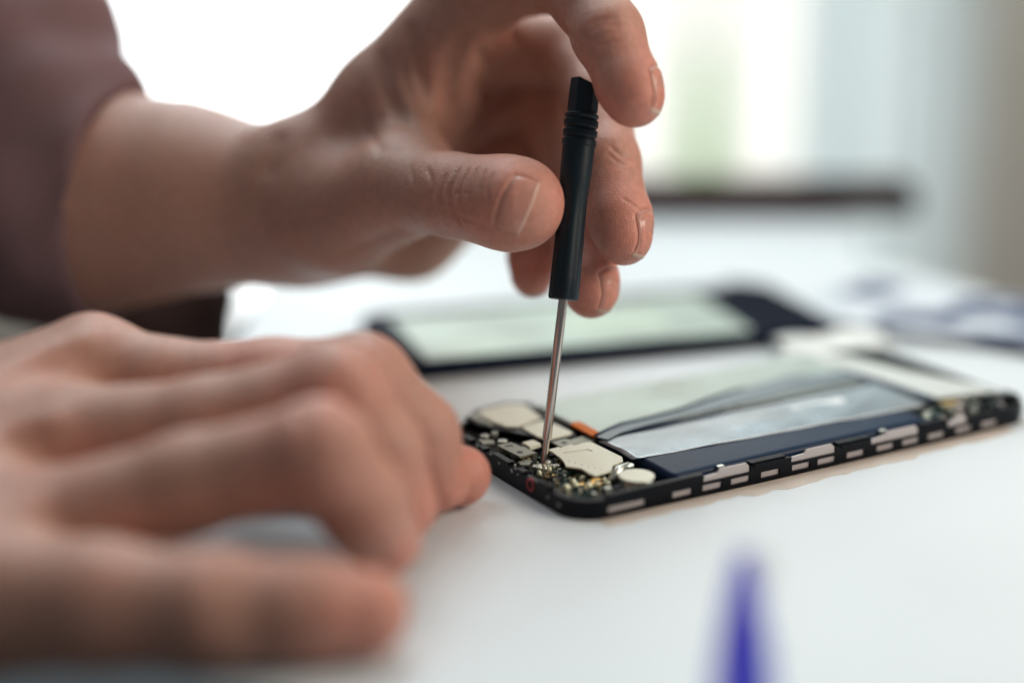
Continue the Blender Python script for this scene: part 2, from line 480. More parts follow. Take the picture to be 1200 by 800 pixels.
def hand2_base(P):
    palm = None
    for ch in (h2_index, h2_mid, h2_ring):
        c = cone(P, w2, ch[0][0], 18, ch[0][1]); palm = c if palm is None else smin(palm, c, 7)
    palm = smin(palm, cone(P, w2, h2_lit[0][0], 20, 14), 10)
    palm = smin(palm, chain(P, arm2, 10), 12)
    d = palm
    for ch, k in ((h2_index, 6), (h2_mid, 6), (h2_ring, 6), (h2_lit, 8), (h2_th, 6)):
        c = chain(P, ch, 4)
        d = smin(d, np.minimum(smin(palm, c, k), c), 1.2)
    return d
tips2 = [(h2_th[-1][0], 16), (h2_lit[-1][0], 14), (h2_ring[-1][0], 12), (h2_mid[-1][0], 11), (h2_index[-1][0], 11), (h2_ring[2][0], 12), (h2_index[2][0], 12), (h2_mid[2][0], 12)]

def flush(V, tips):
    f = np.zeros(len(V))
    for c, r in tips:
        f = np.maximum(f, np.exp(-(np.linalg.norm(V-c, axis=1)/r)**2))
    return f
person = empty('person', (-120, 420, 0), 'person with mauve sleeve pushed up turning a small screwdriver in an opened phone', 'person')
f1 = hand1_detail()
nails = []
def camdir(x, y, z):            # right, up, away from the lens
    return np.array([x, z*cT+y*sT, -z*sT+y*cT], float)
n_th, o_th = nail(person, hand1_base, (604, 241), camdir(1, -.50, -.4), 13.6, 7.4, tilt=camdir(-.25, -.05, 0))
n_ix, o_ix = nail(person, hand1_base, tuple(index[-1][0]+camdir(.93, .30, -.2)*6.6), camdir(.5, -.87, -.1), 9.5, 12, tilt=camdir(.2, .1, -.1))
n_md, o_md = nail(person, hand1_base, tuple(middle[-1][0]+camdir(.93, .1, -.33)*6.8), camdir(.36, -.93, -.1), 9.5, 12.5, tilt=camdir(.1, .05, -.1))
n_rg, o_rg = nail(person, hand1_base, tuple(ringf[-1][0]+camdir(.88, .1, -.45)*6.2), camdir(.42, -.9, -.1), 9.0, 12, tilt=camdir(.1, .05, -.1))
n_lt, o_lt = nail(person, hand1_base, tuple(little[-2][0]+camdir(.85, .1, -.4)*6.2), camdir(.35, -.93, -.1), 8.0, 10)
f1b = with_lines(pressed(f1), [(o, .55, .55) for o in (o_th, o_ix, o_md, o_rg, o_lt)])
V1, F1 = sdf_mesh(f1b, C(-40, 420, 130)*0+np.array([-150, 395, 10]), (60, 545, 265), .9)
V2, F2 = sdf_mesh(hand2_lines(hand2_base), (-190, 215, -8), (30, 450, 110), 1.5)
pass
V1, fs1 = refine(V1, F1, f1b, [(C(560, 235, 4), 20), (C(610, 240, -3), 14), (index[-1][0], 13), (index[3][0], 12), (middle[-1][0], 13), (middle[4][0], 11), (ringf[-1][0], 11)])
me = poly_mesh('body', np.concatenate([V1, V2]), fs1+(F2+len(V1)).tolist())
a = me.attributes.new('flush', 'FLOAT', 'POINT')
a.data.foreach_set('value', np.concatenate([flush(V1, tips1), flush(V2, tips2)]).astype(np.float32))
body = link('body', me, SKIN, person)
for o in (n_th, n_ix, n_md, n_rg, n_lt):
    o.parent = body; o.location = (0, 0, 0)
# sleeve of the upper arm, pushed up to the elbow
SLEEVE = mat('sleeve_cloth', (.21, .125, .13), .9, spec=.2, bump=.25, bscale=900, var=.08, vscale=60)
sl = [(C(20, 150, 84), 34), (C(-25, 90, 92), 43), (C(-75, 0, 100), 48), (C(-95, -170, 110), 54)]
slf = [(C(145, 233, 80), 29.6), (C(110, 235, 84), 32.2), (C(50, 232, 88), 36), (C(0, 200, 96), 38)]
def sleeve(P):
    d = smin(chain(P, sl, 14), chain(P, slf, 10), 16)
    q = P/9.0
    d = d + 1.1*np.sin(q[:, 0]*1.1+q[:, 2]*.9+1.3*np.sin(q[:, 1]*.7)) + .7*np.sin(q[:, 2]*2.1-q[:, 0]*1.3+q[:, 1])
    ax = C(60, 225, 84)-C(150, 240, 78); ax /= np.linalg.norm(ax)
    edge = -((P-C(140, 236, 80))@ax)
    inner = chain(P, arm1, 12)-.6
    d = np.maximum(d, edge)
    return np.maximum(d, -inner*1.0) if False else d
V3, F3 = sdf_mesh(sleeve, (-230, 400, 0), (-60, 600, 330), 1.8)
ob = link('sleeve', np_mesh('sleeve', V3, F3), SLEEVE, person)
# dark clothing of the body behind the arms
def torso(P):
    c = cam_pt(172, 640, 705); q = (P-c)@np.stack([camdir(1, 0, 0), camdir(0, 1, 0), camdir(0, 0, 1)], 1)
    e = np.abs(q)-np.array([38, 120, 40])+22
    d = np.linalg.norm(np.maximum(e, 0), axis=1)+np.minimum(e.max(1), 0)-22
    return d+2*np.sin(q[:, 1]*.12+q[:, 0]*.1)
V4, F4 = sdf_mesh(torso, (-260, 560, -260), (-60, 800, 120), 5)
link('dark_clothing', np_mesh('dark_clothing', V4, F4), mat('dark_cloth', (.05, .028, .025), .9, spec=.1), person)
# ------------------------------------------------------------------ screwdriver
PLAST = mat('black_plastic', (.004, .012, .019), .4, spec=.34, bump=.03, bscale=1500)
STEEL = mat('steel', (.55, .48, .44), .22, 1, bump=.01, bscale=3000)
tipP = on_h(637, 546, 4.2)
hb = cam_pt(660, 351, Z0); ht = cam_pt(686, 95, Z0+1)
axd = (ht-hb)/np.linalg.norm(ht-hb)
drv = empty('screwdriver', tipP, 'small black handled screwdriver held upright in the fingertips, tip on the opened phone', 'screwdriver')
def lathe(name, a, b, prof, m, parent, n=48, facets=None, smooth=True):
    ax = (b-a); Ln = np.linalg.norm(ax); ax /= Ln
    x = np.cross(ax, [0, 1, 0.1]); x /= np.linalg.norm(x); y = np.cross(ax, x)
    V = []; F = []
    for t, r in prof:
        for k in range(n):
            an = 2*math.pi*k/n
            rr = r
            if facets:
                fl = facets(t); rr = r*(1-fl*(1-abs(math.cos(an*4)))) 
            V.append(a+ax*Ln*t+rr*(math.cos(an)*x+math.sin(an)*y))
    m_ = len(prof)
    for i in range(m_-1):
        for k in range(n): F.append((i*n+k, i*n+(k+1) % n, (i+1)*n+(k+1) % n, (i+1)*n+k))
    F.append(tuple(range(n))[::-1]); F.append(tuple(range((m_-1)*n, m_*n)))
    o = from_py(name, V, F, m, parent, smooth)
    bm = bmesh.new(); bm.from_mesh(o.data); bmesh.ops.recalc_face_normals(bm, faces=bm.faces)
    for e in bm.edges:
        if len(e.link_faces) == 2 and e.calc_face_angle(0) > .6: e.smooth = False
    bm.to_mesh(o.data); bm.free()
    return o
hl = np.linalg.norm(ht-hb)
prof = [(0, 3.0), (0.0, 3.55), (.012, 3.8), (.10, 3.75), (.25, 3.62), (.38, 3.5), (.45, 3.5), (.52, 3.75), (.58, 3.95), (.66, 4.0), (.70, 4.02)]
t = .70
for k in range(3):
    prof += [(t+.004, 4.25), (t+.028, 4.28), (t+.034, 3.85), (t+.040, 3.85)]; t += .044
prof += [(t+.004, 4.2), (t+.012, 4.2), (t+.018, 3.7), (.862, 3.6)]
handle = lathe('handle', hb, ht, prof, PLAST, drv, facets=lambda t: .07 if t < .42 else max(0, .07*(1-(t-.42)/.1)))
# swivel cap: hexagonal stub with a slanted crown
ax = axd; x = np.cross(ax, [0, 1, .1]); x /= np.linalg.norm(x); y = np.cross(ax, x)
bm = bmesh.new(); rings = []
c0 = hb+ax*hl*.855
for hgt, r in ((0, 3.8), (hl*.10, 3.75), (hl*.145, 3.6)):
    rg = []
    for k in range(6):
        an = math.radians(60*k); off = r*(math.cos(an)*x+math.sin(an)*y)
        h2 = hgt
        if hgt > hl*.12: h2 = hgt - 2.6*max(0, (off@np.array([1, 0, 0]))/r) + .5
        rg.append(bm.verts.new(tuple(c0+ax*h2+off)))
    rings.append(rg)
for i in range(2):
    for k in range(6): bm.faces.new((rings[i][k], rings[i][(k+1) % 6], rings[i+1][(k+1) % 6], rings[i+1][k]))
bm.faces.new(rings[0][::-1]); bm.faces.new(rings[2])
from_bm('swivel_cap', bm, PLAST, drv, bevel=.25)
sh0 = tipP; sh1 = hb+axd*1.0
lathe('shaft', sh0, sh1, [(0, .45), (.035, .78), (.155, .80), (.17, 1.14), (1, 1.16)], STEEL, drv, n=32)
# ------------------------------------------------------------------ opened phone
PHI = math.radians(30.5); A0 = np.array([14.8, 366.3]); PW, PL, PT = 66.0, 148.5, 6.0
U = np.array([math.cos(PHI), math.sin(PHI)]); Vv = np.array([-math.sin(PHI), math.cos(PHI)])
def M(p): 
    q = A0+U*p[0]+Vv*p[1]; return (q[0], q[1], p[2]+.15)
def uv(px, py, w=PT):          # pixel -> phone-plan coordinates on the plane at height w
    q = on_h(px, py, w)[:2]-A0; return (float(q@U), float(q@Vv))
def side(px, py):              # pixel -> (u, w) on the phone's long near wall
    d = ray(px, py); n = np.array([Vv[0], Vv[1], 0]); o = np.array([0, 0, CH]); a = np.array([A0[0], A0[1], 0])
    t = ((a-o)@n)/(d@n); h = o+d*t; return float((h[:2]-A0)@U), float(h[2])
BLACK = mat('phone_black', (.003, .004, .007), .32, spec=.12, var=.2, vscale=800)
BLACK2 = mat('board_black', (.008, .013, .013), .5, spec=.3, bump=.15, bscale=1800)
GREEN = mat('board_green', (.012, .04, .032), .45, spec=.4, bump=.1, bscale=2500)
CREAM = mat('shield_cream', (.86, .87, .72), .4, 0, spec=.6, var=.03, vscale=300)
SOLD = mat('solder', (.82, .84, .62), .35, .3, spec=.8)
SILV = mat('silver', (.75, .76, .68), .38, 1, bump=.04, bscale=1200)
GREYM = mat('grey_bracket', (.30, .30, .25), .42, .7, bump=.03, bscale=1500)
GOLD = mat('gold', (.75, .52, .22), .3, 1)
BATT = mat('battery_foil', (.40, .45, .49), .24, .7, spec=.5, bump=.35, bscale=90, var=.14, vscale=60)
NAVY = mat('battery_wrap', (.008, .022, .055), .3, spec=.14, bump=.06, bscale=200)
ORANGE = mat('orange_flex', (.70, .17, .015), .6, spec=.15)
RED = mat('red_ring', (.28, .015, .02), .45)
PINKM = mat('slot_metal', (.50, .45, .45), .45, .5)
phone = empty('disassembled_phone', (A0[0]+40, A0[1]+30, 0), 'opened black phone without its back cover, battery and circuit board bare, under the screwdriver', 'phone')
# frame: floor, far walls as a ring, near long wall as an open ladder
bm = bmesh.new(); outer = rrect(0, PL, 0, PW, 8.5, 9)
add_prism(bm, rrect(.4, PL-.4, .4, PW-.4, 8.2, 9), 0.1, 1.1, M)
n = len(outer); inner = rrect(1.5, PL-1.5, 1.5, PW-1.5, 7.2, 9)
for (z0, z1, o_, i_) in ((0, 1.15, outer, inner), (2.75, 3.45, outer, inner)):
    a = [[bm.verts.new(M((p[0], p[1], z))) for p in L] for L in (o_, i_) for z in (z0, z1)]
    for i in range(n):
        j = (i+1) % n
        for q in ((a[0], a[1]), (a[3], a[2])): bm.faces.new((q[0][i], q[0][j], q[1][j], q[1][i]))
        bm.faces.new((a[1][i], a[1][j], a[3][j], a[3][i])); bm.faces.new((a[0][j], a[0][i], a[2][i], a[2][j]))
def wall_strip(bm, pts_o, pts_i, z0, z1):
    a = [[bm.verts.new(M((p[0], p[1], z))) for p in L] for L in (pts_o, pts_i) for z in (z0, z1)]
    m = len(pts_o)
    for i in range(m-1):
        j = i+1
        bm.faces.new((a[0][i], a[0][j], a[1][j], a[1][i])); bm.faces.new((a[3][i], a[3][j], a[2][j], a[2][i]))
        bm.faces.new((a[1][i], a[1][j], a[3][j], a[3][i])); bm.faces.new((a[0][j], a[0][i], a[2][i], a[2][j]))
    for i in (0, m-1):
        bm.faces.new((a[0][i], a[1][i], a[3][i], a[2][i]))
# outer order: corner SE (u=PL,v=0) first ... ends with corner SW. remaining straight SW->SE is the near long side
wall_strip(bm, outer, inner, 1.1, 2.8)
wall_strip(bm, outer, inner, 3.4, 4.7)
# ladder posts between the lower slots
slots = [(725, 591), (745, 585), (800, 576), (835, 568), (868, 561), (903, 552), (939, 544), (969, 536), (1003, 528), (1038, 520), (1068, 512), (1098, 504), (1130, 498), (1160, 491)]
su = sorted(side(*p)[0] for p in slots); su = [s for s in su if s > 9.5]
edges = [8.5]
for s in su: edges += [s-2.9, s+2.9]
edges.append(PL-8.5)
for i in range(0, len(edges), 2):
    if edges[i+1]-edges[i] > .3: add_box(bm, edges[i], edges[i+1], 0, 1.5, 1.1, 2.8, M)
# upper run of the near wall: solid lengths with gaps
gaps = []
for pa, pb in (((825, 552), (880, 545)), ((928, 528), (980, 520)), ((1022, 505), (1078, 495)), ((1112, 485), (1135, 480))):
    gaps.append((side(*pa)[0], side(*pb)[0]))
e = 8.5
for g0, g1 in gaps:
    add_box(bm, e, g0, 0, 1.3, 3.4, 4.9 if e > 20 else 5.6, M); e = g1
add_box(bm, e, PL-8.5, 0, 1.3, 3.4, 5.2, M)
frame = from_bm('frame', bm, BLACK, phone)
bm = bmesh.new()
add_box(bm, 9, PL-9, .45, .85, 1.05, 2.9, M)
from_bm('contact_strip', bm, PINKM, phone)
for g0, g1 in gaps:
    bm = bmesh.new()
    pts = [(g0+.2, 3.5), (g1-.2, 3.5), (g1-.3, 5.0), (g1-1.2, 5.9), (g0+(g1-g0)*.35, 5.9), (g0+(g1-g0)*.3, 5.0), (g0+.4, 4.8)]
    lo = [bm.verts.new(M((p[0], .35, p[1]))) for p in pts]; hi = [bm.verts.new(M((p[0], .75, p[1]))) for p in pts]
    bm.faces.new(lo); bm.faces.new(hi[::-1])
    for i in range(len(pts)): bm.faces.new((lo[i], hi[i], hi[(i+1) % len(pts)], lo[(i+1) % len(pts)]))
    from_bm('spring_contact', bm, PINKM, phone)
# small catches standing up from the rail between the gaps
for pa, pb in (((882, 540), (922, 530)), ((984, 518), (1020, 508)), ((1082, 495), (1110, 488))):
    u0, u1 = side(*pa)[0], side(*pb)[0]
    bm = bmesh.new(); add_box(bm, u0+.5, u1-.3, -.25, 1.5, 4.2, 5.1, M); add_box(bm, u0, u1, .3, 2.4, 4.9, 5.6, M)
    from_bm('catch', bm, BLACK, phone, bevel=.12)
for px, py in ((845, 546), (770, 570), (1030, 502)):
    u0 = uv(px, py)[0]; bm = bmesh.new(); add_box(bm, u0-.9, u0+.9, 1.6, 2.6, 4.5, 6.0, M); from_bm('clip', bm, SILV, phone, bevel=.1)
# circuit board under everything
bm = bmesh.new(); add_prism(bm, rrect(1.9, 27, 1.9, PW-1.9, 6.6, 6), 1.2, 3.2, M); from_bm('circuit_board', bm, BLACK2, phone, bevel=.1)
bm = bmesh.new(); add_box(bm, 113.5, PL-2.2, 2.4, PW-2.4, 1.2, 3.4, M); from_bm('circuit_board', bm, BLACK2, phone, bevel=.1)
def plate(name, px, w, th, m, bevel=.12, hole=None, parent=None):
    bm = bmesh.new(); add_prism(bm, [uv(a, b, w) for a, b in px], w-th, w, M)
    return from_bm(name, bm, m, parent or phone, bevel=bevel)
# loudspeaker module with its cream lid
plate('speaker_box', [(545, 489), (556, 480), (590, 471.5), (622, 471), (641, 482), (676, 501), (676, 511), (640, 520), (628, 513), (600, 507), (576, 502), (560, 498)], 5.4, 3.5, BLACK, .4)
plate('speaker_lid', [(559, 485), (566, 480), (592, 474), (613, 474), (619, 477), (634, 489), (615, 496.5), (606, 499.5), (592, 499.5), (580, 495)], 6.0, .6, CREAM, .2)
plate('speaker_lid', [(611, 501), (620, 497.5), (634, 493), (652, 497.5), (671, 506.5), (668, 509), (642, 515), (630, 512)], 5.8, .5, CREAM, .2)
plate('trim', [(549, 488), (557, 482), (562, 487), (580, 497), (574, 498.5), (560, 494)], 5.6, .4, GREYM, .1)
# bracket across the connector
b_ = plate('bracket', [(646, 518), (662, 514), (668, 515.5), (683, 511), (700, 515.5), (690, 518.5), (684, 518), (662, 524.5), (656, 523.5)], 5.5, .5, GREYM, .08)
bm = bmesh.new(); q = uv(661, 519, 5.5); add_disc(bm, q[0], q[1], .75, 5.4, 5.54, M); from_bm('screw_hole', bm, BLACK, b_)
# main shield can
sh = plate('shield_can', [(642, 527), (655, 523.8), (657, 524.8), (669, 521), (673, 522), (684, 518.5), (693, 518), (729, 535.5), (730, 540), (718, 545), (716.5, 551.5), (697, 557.5), (690, 554.5), (681, 549), (663, 546.5), (661, 541.5), (657, 537), (649, 531)], 5.7, .5, CREAM, .12)
bm = bmesh.new()
cp = [uv(a, b, 5.7) for a, b in ((660, 531), (668, 530), (680, 528.2), (688, 527), (694, 529))]
add_tube(bm, [M((p[0], p[1], 5.72)) for p in cp], .13, 6); from_bm('seam', bm, GREYM, sh)
# little raised block and connector caps
bb = plate('connector', [(612, 518.5), (625, 515.5), (634, 520), (621, 524)], 5.6, 1.0, CREAM, .12)
plate('connector_seat', [(608, 521), (624, 517), (640, 522), (622, 529)], 4.6, 1.4, BLACK, .12)
g = plate('bracket', [(582, 522), (599, 518.4), (612, 524), (613, 523.3), (628, 530.5), (609.5, 535.8), (598, 530)], 5.3, .6, GREYM, .12)
bm = bmesh.new(); q = uv(609, 530, 5.3); add_disc(bm, q[0], q[1], .8, 5.2, 5.35, M); from_bm('screw_hole', bm, BLACK, g)
bm = bmesh.new(); cp = [uv(a, b, 5.3) for a, b in ((592, 523.5), (599, 522), (601, 523))]
add_tube(bm, [M((p[0], p[1], 5.32)) for p in cp], .12, 6); from_bm('seam', bm, BLACK, g)
plate('bracket', [(560, 515), (578, 515.5), (580, 519.5), (566, 521)], 5.2, .6, GREYM, .12)
plate('bracket', [(607, 541), (617, 538), (624, 540), (620, 545), (610, 545)], 4.6, .6, GREYM, .12)
def screw(px, py, w, r, m=SILV):
    q = uv(px, py, w); bm = bmesh.new(); add_disc(bm, q[0], q[1], r, w-1.2, w-.15, M, 20); add_disc(bm, q[0], q[1], r*.86, w-.15, w, M, 20)
    s = from_bm('screw', bm, m, phone)
    bm = bmesh.new(); add_box(bm, q[0]-r*.6, q[0]+r*.6, q[1]-.12, q[1]+.12, w-.1, w+.02, M); add_box(bm, q[0]-.12, q[0]+.12, q[1]-r*.6, q[1]+r*.6, w-.1, w+.025, M)
    from_bm('cross_slot', bm, BLACK, s)
for p in ((589, 516.4, 5.4, 1.25), (568, 510.5, 5.0, 1.1), (579.5, 507, 5.5, .8), (629, 546, 4.8, 1.0), (641, 541, 4.9, 1.0), (652, 545, 4.6, .9)): screw(*p)
# screw boss around the driver tip
q = uv(637, 546, 4.2); bm = bmesh.new()
for i in range(9):
    an = i*2*math.pi/9+.2; rr = 1.7+.3*random.random()
    add_dome(bm, q[0]+rr*math.cos(an), q[1]+rr*math.sin(an), 3.5, .45+.2*random.random(), .7+.5*random.random(), M, 10, 4)
from_bm('solder_joint', bm, SILV, phone, smooth=True)
bm = bmesh.new(); add_disc(bm, q[0], q[1], 1.3, 3.2, 4.15, M, 24); from_bm('screw', bm, SILV, phone)
# bright blobs and small parts near the corner
for px, py, r in ((664, 569, .9), (672, 563, .7), (683, 559, .9), (675, 567, .8), (690, 567, .9), (700, 566, .8), (708, 561, .7), (718, 556, 1.1), (712, 565, .8), (632, 553, .6), (655, 551, .5), (644, 549, .6)):
    q = uv(px, py, 4.2); bm = bmesh.new(); add_dome(bm, q[0], q[1], 3.3, r*1.15, 1.3, M, 14, 5); from_bm('solder_joint', bm, SOLD, phone, smooth=True)
bm = bmesh.new(); q0 = uv(716, 560, 4.6); q1 = uv(736, 545, 5.2)
add_tube(bm, [M((q0[0], q0[1], 4.0)), M(((q0[0]+q1[0])/2, (q0[1]+q1[1])/2, 5.3)), M((q1[0], q1[1], 4.9))], [.9, 1.2, 1.0], 10); from_bm('wire', bm, SILV, phone, smooth=True)
rnd = random.Random(3)
for i in range(90):
    u = rnd.uniform(2.5, 26); v = rnd.uniform(2.5, 40)
    if (u-uv(746, 557, 5.5)[0])**2+(v-uv(746, 557, 5.5)[1])**2 < 36: continue
    a_, b_ = rnd.uniform(.3, 1.0), rnd.uniform(.25, .7)
    bm = bmesh.new(); add_box(bm, u-a_, u+a_, v-b_, v+b_, 3.0, 3.4+rnd.uniform(.2, 1.0), M)
    from_bm(rnd.choice(['chip', 'capacitor']), bm, rnd.choice([BLACK, GREEN, GREEN, BLACK2, GREYM, SILV]) , phone)
bm = bmesh.new()
cpx = [uv(a, b, 4.4) for a, b in ((646, 552), (658, 556), (672, 552), (690, 556), (684, 549))]
add_prism(bm, cpx, 3.2, 4.4, M); from_bm('green_patch', bm, GREEN, phone, bevel=.1)
for i in range(70):
    u = rnd.uniform(2.2, 13); v = rnd.uniform(8, 46)
    a_, b_ = rnd.uniform(.15, .45), rnd.uniform(.12, .35)
    bm = bmesh.new(); add_box(bm, u-a_, u+a_, v-b_, v+b_, 3.0, 3.7+rnd.uniform(.3, 1.1), M)
    from_bm('capacitor', bm, rnd.choice([GOLD, SILV, SOLD, GREYM, GREEN, BLACK]), phone)
for i in range(9):
    bm = bmesh.new(); v0_ = 12+i*1.1
    add_tube(bm, [M((9+.2*i, v0_, 3.35)), M((13, v0_+.6, 3.35)), M((16+.3*i, v0_+.6, 3.35))], .14, 6); from_bm('trace', bm, GOLD, phone)
# punched dots along the shields
bm = bmesh.new()
for i in range(6):
    q = uv(667+i*7.5, 541+i*1.9, 5.7); add_disc(bm, q[0], q[1], .22, 5.6, 5.72, M, 10)
d_ = from_bm('punched_dots', bm, GREYM, sh); d_['kind'] = 'stuff'
# coin vibration motor
q = uv(746, 557, 6.2); bm = bmesh.new(); add_disc(bm, q[0], q[1], 4.3, 5.6, 6.2, M, 40); add_disc(bm, q[0]+.2, q[1], 2.9, 2.4, 5.6, M, 40)
from_bm('vibration_motor', bm, CREAM, phone, bevel=.15)
bm = bmesh.new(); p0 = uv(736, 545, 5.6); add_disc(bm, p0[0], p0[1], 1.5, 4.6, 5.7, M, 20); from_bm('washer', bm, SILV, phone, bevel=.2)
# short near wall: socket with red ring
d = ray(622, 561); nn = np.array([U[0], U[1], 0]); o_ = np.array([0, 0, CH]); aa = np.array([A0[0], A0[1], 0]); t_ = ((aa-o_)@nn)/(d@nn); hpt = o_+d*t_
vv_ = float((hpt[:2]-A0)@Vv); ww_ = float(hpt[2])
bm = bmesh.new(); N_ = 30
r1_ = [[bm.verts.new(M((-uo, vv_+r*math.cos(2*math.pi*k/N_), 3.3+r*.95*math.sin(2*math.pi*k/N_)))) for k in range(N_)] for r, uo in ((1.75, -.3), (1.75, .25), (1.15, .25), (1.15, -.3))]
for i in range(4):
    for k in range(N_): bm.faces.new((r1_[i][k], r1_[i][(k+1) % N_], r1_[(i+1) % 4][(k+1) % N_], r1_[(i+1) % 4][k]))
from_bm('socket_ring', bm, RED, phone)
def on_short(px, py):
    d = ray(px, py); t = ((aa-o_)@nn)/(d@nn); h = o_+d*t
    return float((h[:2]-A0)@Vv), float(h[2])
for px, py, r in ((655, 592, .5), (642, 583, .35), (600, 548, .55), (607, 553, .3), (585, 540, .35)):
    v0_, w0_ = on_short(px, py); w0_ = min(max(w0_, 1.5), 4.0)
    bm = bmesh.new(); lo_ = [bm.verts.new(M((-.12, v0_+r*math.cos(k*.524), w0_+r*math.sin(k*.524)))) for k in range(12)]; hi_ = [bm.verts.new(M((.3, v0_+r*math.cos(k*.524), w0_+r*math.sin(k*.524)))) for k in range(12)]
    bm.faces.new(lo_); bm.faces.new(hi_[::-1])
    for k in range(12): bm.faces.new((lo_[k], hi_[k], hi_[(k+1) % 12], lo_[(k+1) % 12]))
    from_bm('screw', bm, GREYM, phone)
for v0_, v1_, h_ in ((12, 17, 5.4), (24, 27, 5.3), (31, 39, 5.5), (43, 46, 5.3), (50, 55, 5.5)):
    bm = bmesh.new(); add_box(bm, -.1, 1.7, v0_, v1_, 4.3, h_, M); from_bm('tab', bm, BLACK, phone, bevel=.12)
# orange flex
plate('flex_cable', [(668, 497), (672, 494.5), (680, 494.3), (703, 507), (697, 512), (690, 509)], 6.5, .4, ORANGE, .08)
# battery: pouch with dark rolled edge and silver top
bu0, bu1 = 29.0, 112.0
NN = 40
def batt_top(u, v):
    e1 = min(1, (u-bu0)/5.0); e2 = min(1, (bu1-u)/6.0)
    return 6.3+.5*math.sin(math.pi*min(1, max(0, (v-8)/46)))+.12*math.sin(u*.31+v*.2)*.5
bm = bmesh.new()
add_prism(bm, rrect(bu0, bu1, 2.4, 64.2, 2.2, 5), 1.3, 5.9, M)
bat = from_bm('battery', bm, NAVY, phone, bevel=2.2, seg=6, smooth=True)
def sheet(name, poly, wtop, m, parent, nu=40, nv=18, th=.25, hf=None):
    """poly: 4 plan corners (u,v): near-left, near-right, far-right, far-left"""
    V = []; F = []
    P4 = [np.array(p, float) for p in poly]
    for side_ in (0, 1):
        for i in range(nu+1):
            for j in range(nv+1):
                s, t = i/nu, j/nv
                p = (1-t)*((1-s)*P4[0]+s*P4[1])+t*((1-s)*P4[3]+s*P4[2])
                w = wtop+(hf(s, t) if hf else 0)-th*side_
                V.append(M((p[0], p[1], w)))
    K = (nu+1)*(nv+1); I = lambda i, j: i*(nv+1)+j
    for i in range(nu):
        for j in range(nv):
            F.append((I(i, j), I(i+1, j), I(i+1, j+1), I(i, j+1))); F.append((K+I(i, j), K+I(i, j+1), K+I(i+1, j+1), K+I(i+1, j)))
    for i in range(nu):
        F.append((I(i, 0), K+I(i, 0), K+I(i+1, 0), I(i+1, 0))); F.append((I(i, nv), I(i+1, nv), K+I(i+1, nv), K+I(i, nv)))
    for j in range(nv):
        F.append((I(0, j), I(0, j+1), K+I(0, j+1), K+I(0, j))); F.append((I(nu, j), K+I(nu, j), K+I(nu, j+1), I(nu, j+1)))
    return from_py(name, V, F, m, parent, True)
rs = np.random.RandomState(4); ph = rs.rand(8)*6
hf1 = lambda s, t: .25*math.sin(3*s+ph[0])*math.sin(math.pi*t)+.07*math.sin(23*s*(1+.3*t)+5*t)*t+.06*math.sin(17*s+9*t+ph[1])+.04*math.sin(31*s-13*t)+.35*math.sin(math.pi*min(1, t*1.0))
c1, c2, c3, c4 = uv(751, 535, 6.4), uv(1087, 473, 6.4), uv(1010, 440, 6.4), uv(709, 514, 6.4)
sheet('foil_cover', [(c1[0]-2.5, c1[1]), c2, (c2[0], 33), (c4[0]-2, c4[1])], 6.15, BATT, bat, hf=hf1)
PALE = mat('battery_pale', (.42, .48, .44), .33, .55, var=.14, vscale=50, bump=.3, bscale=90)
f4 = uv(690, 500, 6.2); 
sheet('foil_cover', [(c4[0]-1.5, c4[1]+4), (c2[0]-1, 35.5), (c2[0]+3, 65.6), (c4[0]-1.5, 65.6)], 6.05, PALE, bat, hf=lambda s, t: .1*math.sin(11*s+5*t))
# black film edge running between the two foils
bm = bmesh.new(); cc = [uv(a, b, 6.6) for a, b in ((697, 511), (712, 503.5), (728, 497), (762, 489.5), (800, 479), (830, 468), (850, 461), (872, 454))]
for k in range(len(cc)-1):
    pass
add_tube(bm, [M((p[0], p[1], 6.45)) for p in cc], [.5, .55, .6, .6, .6, .6, .5, .3], 8); from_bm('wire', bm, NAVY, phone, smooth=True)
plate('fold_wedge', [(699, 512), (712, 505), (730, 498), (764, 490.5), (800, 481), (830, 470), (852, 462), (880, 453), (925, 440), (985, 437), (1010, 443), (930, 459), (860, 474), (800, 488), (755, 499), (728, 507), (712, 515)], 6.62, .2, mat('wedge_grey', (.17, .21, .24), .35, .2, var=.1, vscale=60), 0)  # grey wedge along the fold, darkens the near foil's far edge
# far end of the phone: cream shield, dark modules, gold contact
plate('shield_can', [(1095, 466), (1160, 459), (1182, 463), (1150, 451), (1060, 434), (990, 417), (925, 411), (905, 416), (960, 426), (1035, 447)], 5.6, .8, mat('far_shield', (.68, .70, .67), .4, .3), .2)
plate('camera_module', [(1165, 466), (1196, 463), (1180, 457), (1155, 459)], 5.5, 2.5, BLACK, .3)
plate('contact', [(1105, 476), (1124, 472), (1120, 468), (1102, 471)], 5.6, 1.2, GOLD, .1)
plate('ribbon', [(1085, 470), (1097, 466), (1030, 444), (960, 424), (948, 426), (1010, 447)], 5.9, .3, NAVY, .05)
plate('sticker', [(925, 478), (985, 466), (992, 471), (940, 483)], 6.75, .1, mat('white_label', (.75, .78, .80), .5), 0)
for i in range(36):
    u = rnd.uniform(114, 142); v = rnd.uniform(2.5, 12)
    a_, b_ = rnd.uniform(.5, 1.6), rnd.uniform(.4, 1.2)
    bm = bmesh.new(); add_box(bm, u-a_, u+a_, v-b_, v+b_, 3.3, 3.9+rnd.uniform(.2, 1.9), M)
    from_bm('chip', bm, rnd.choice([BLACK, GREEN, BLACK2, SILV, PINKM, GREYM]), phone)
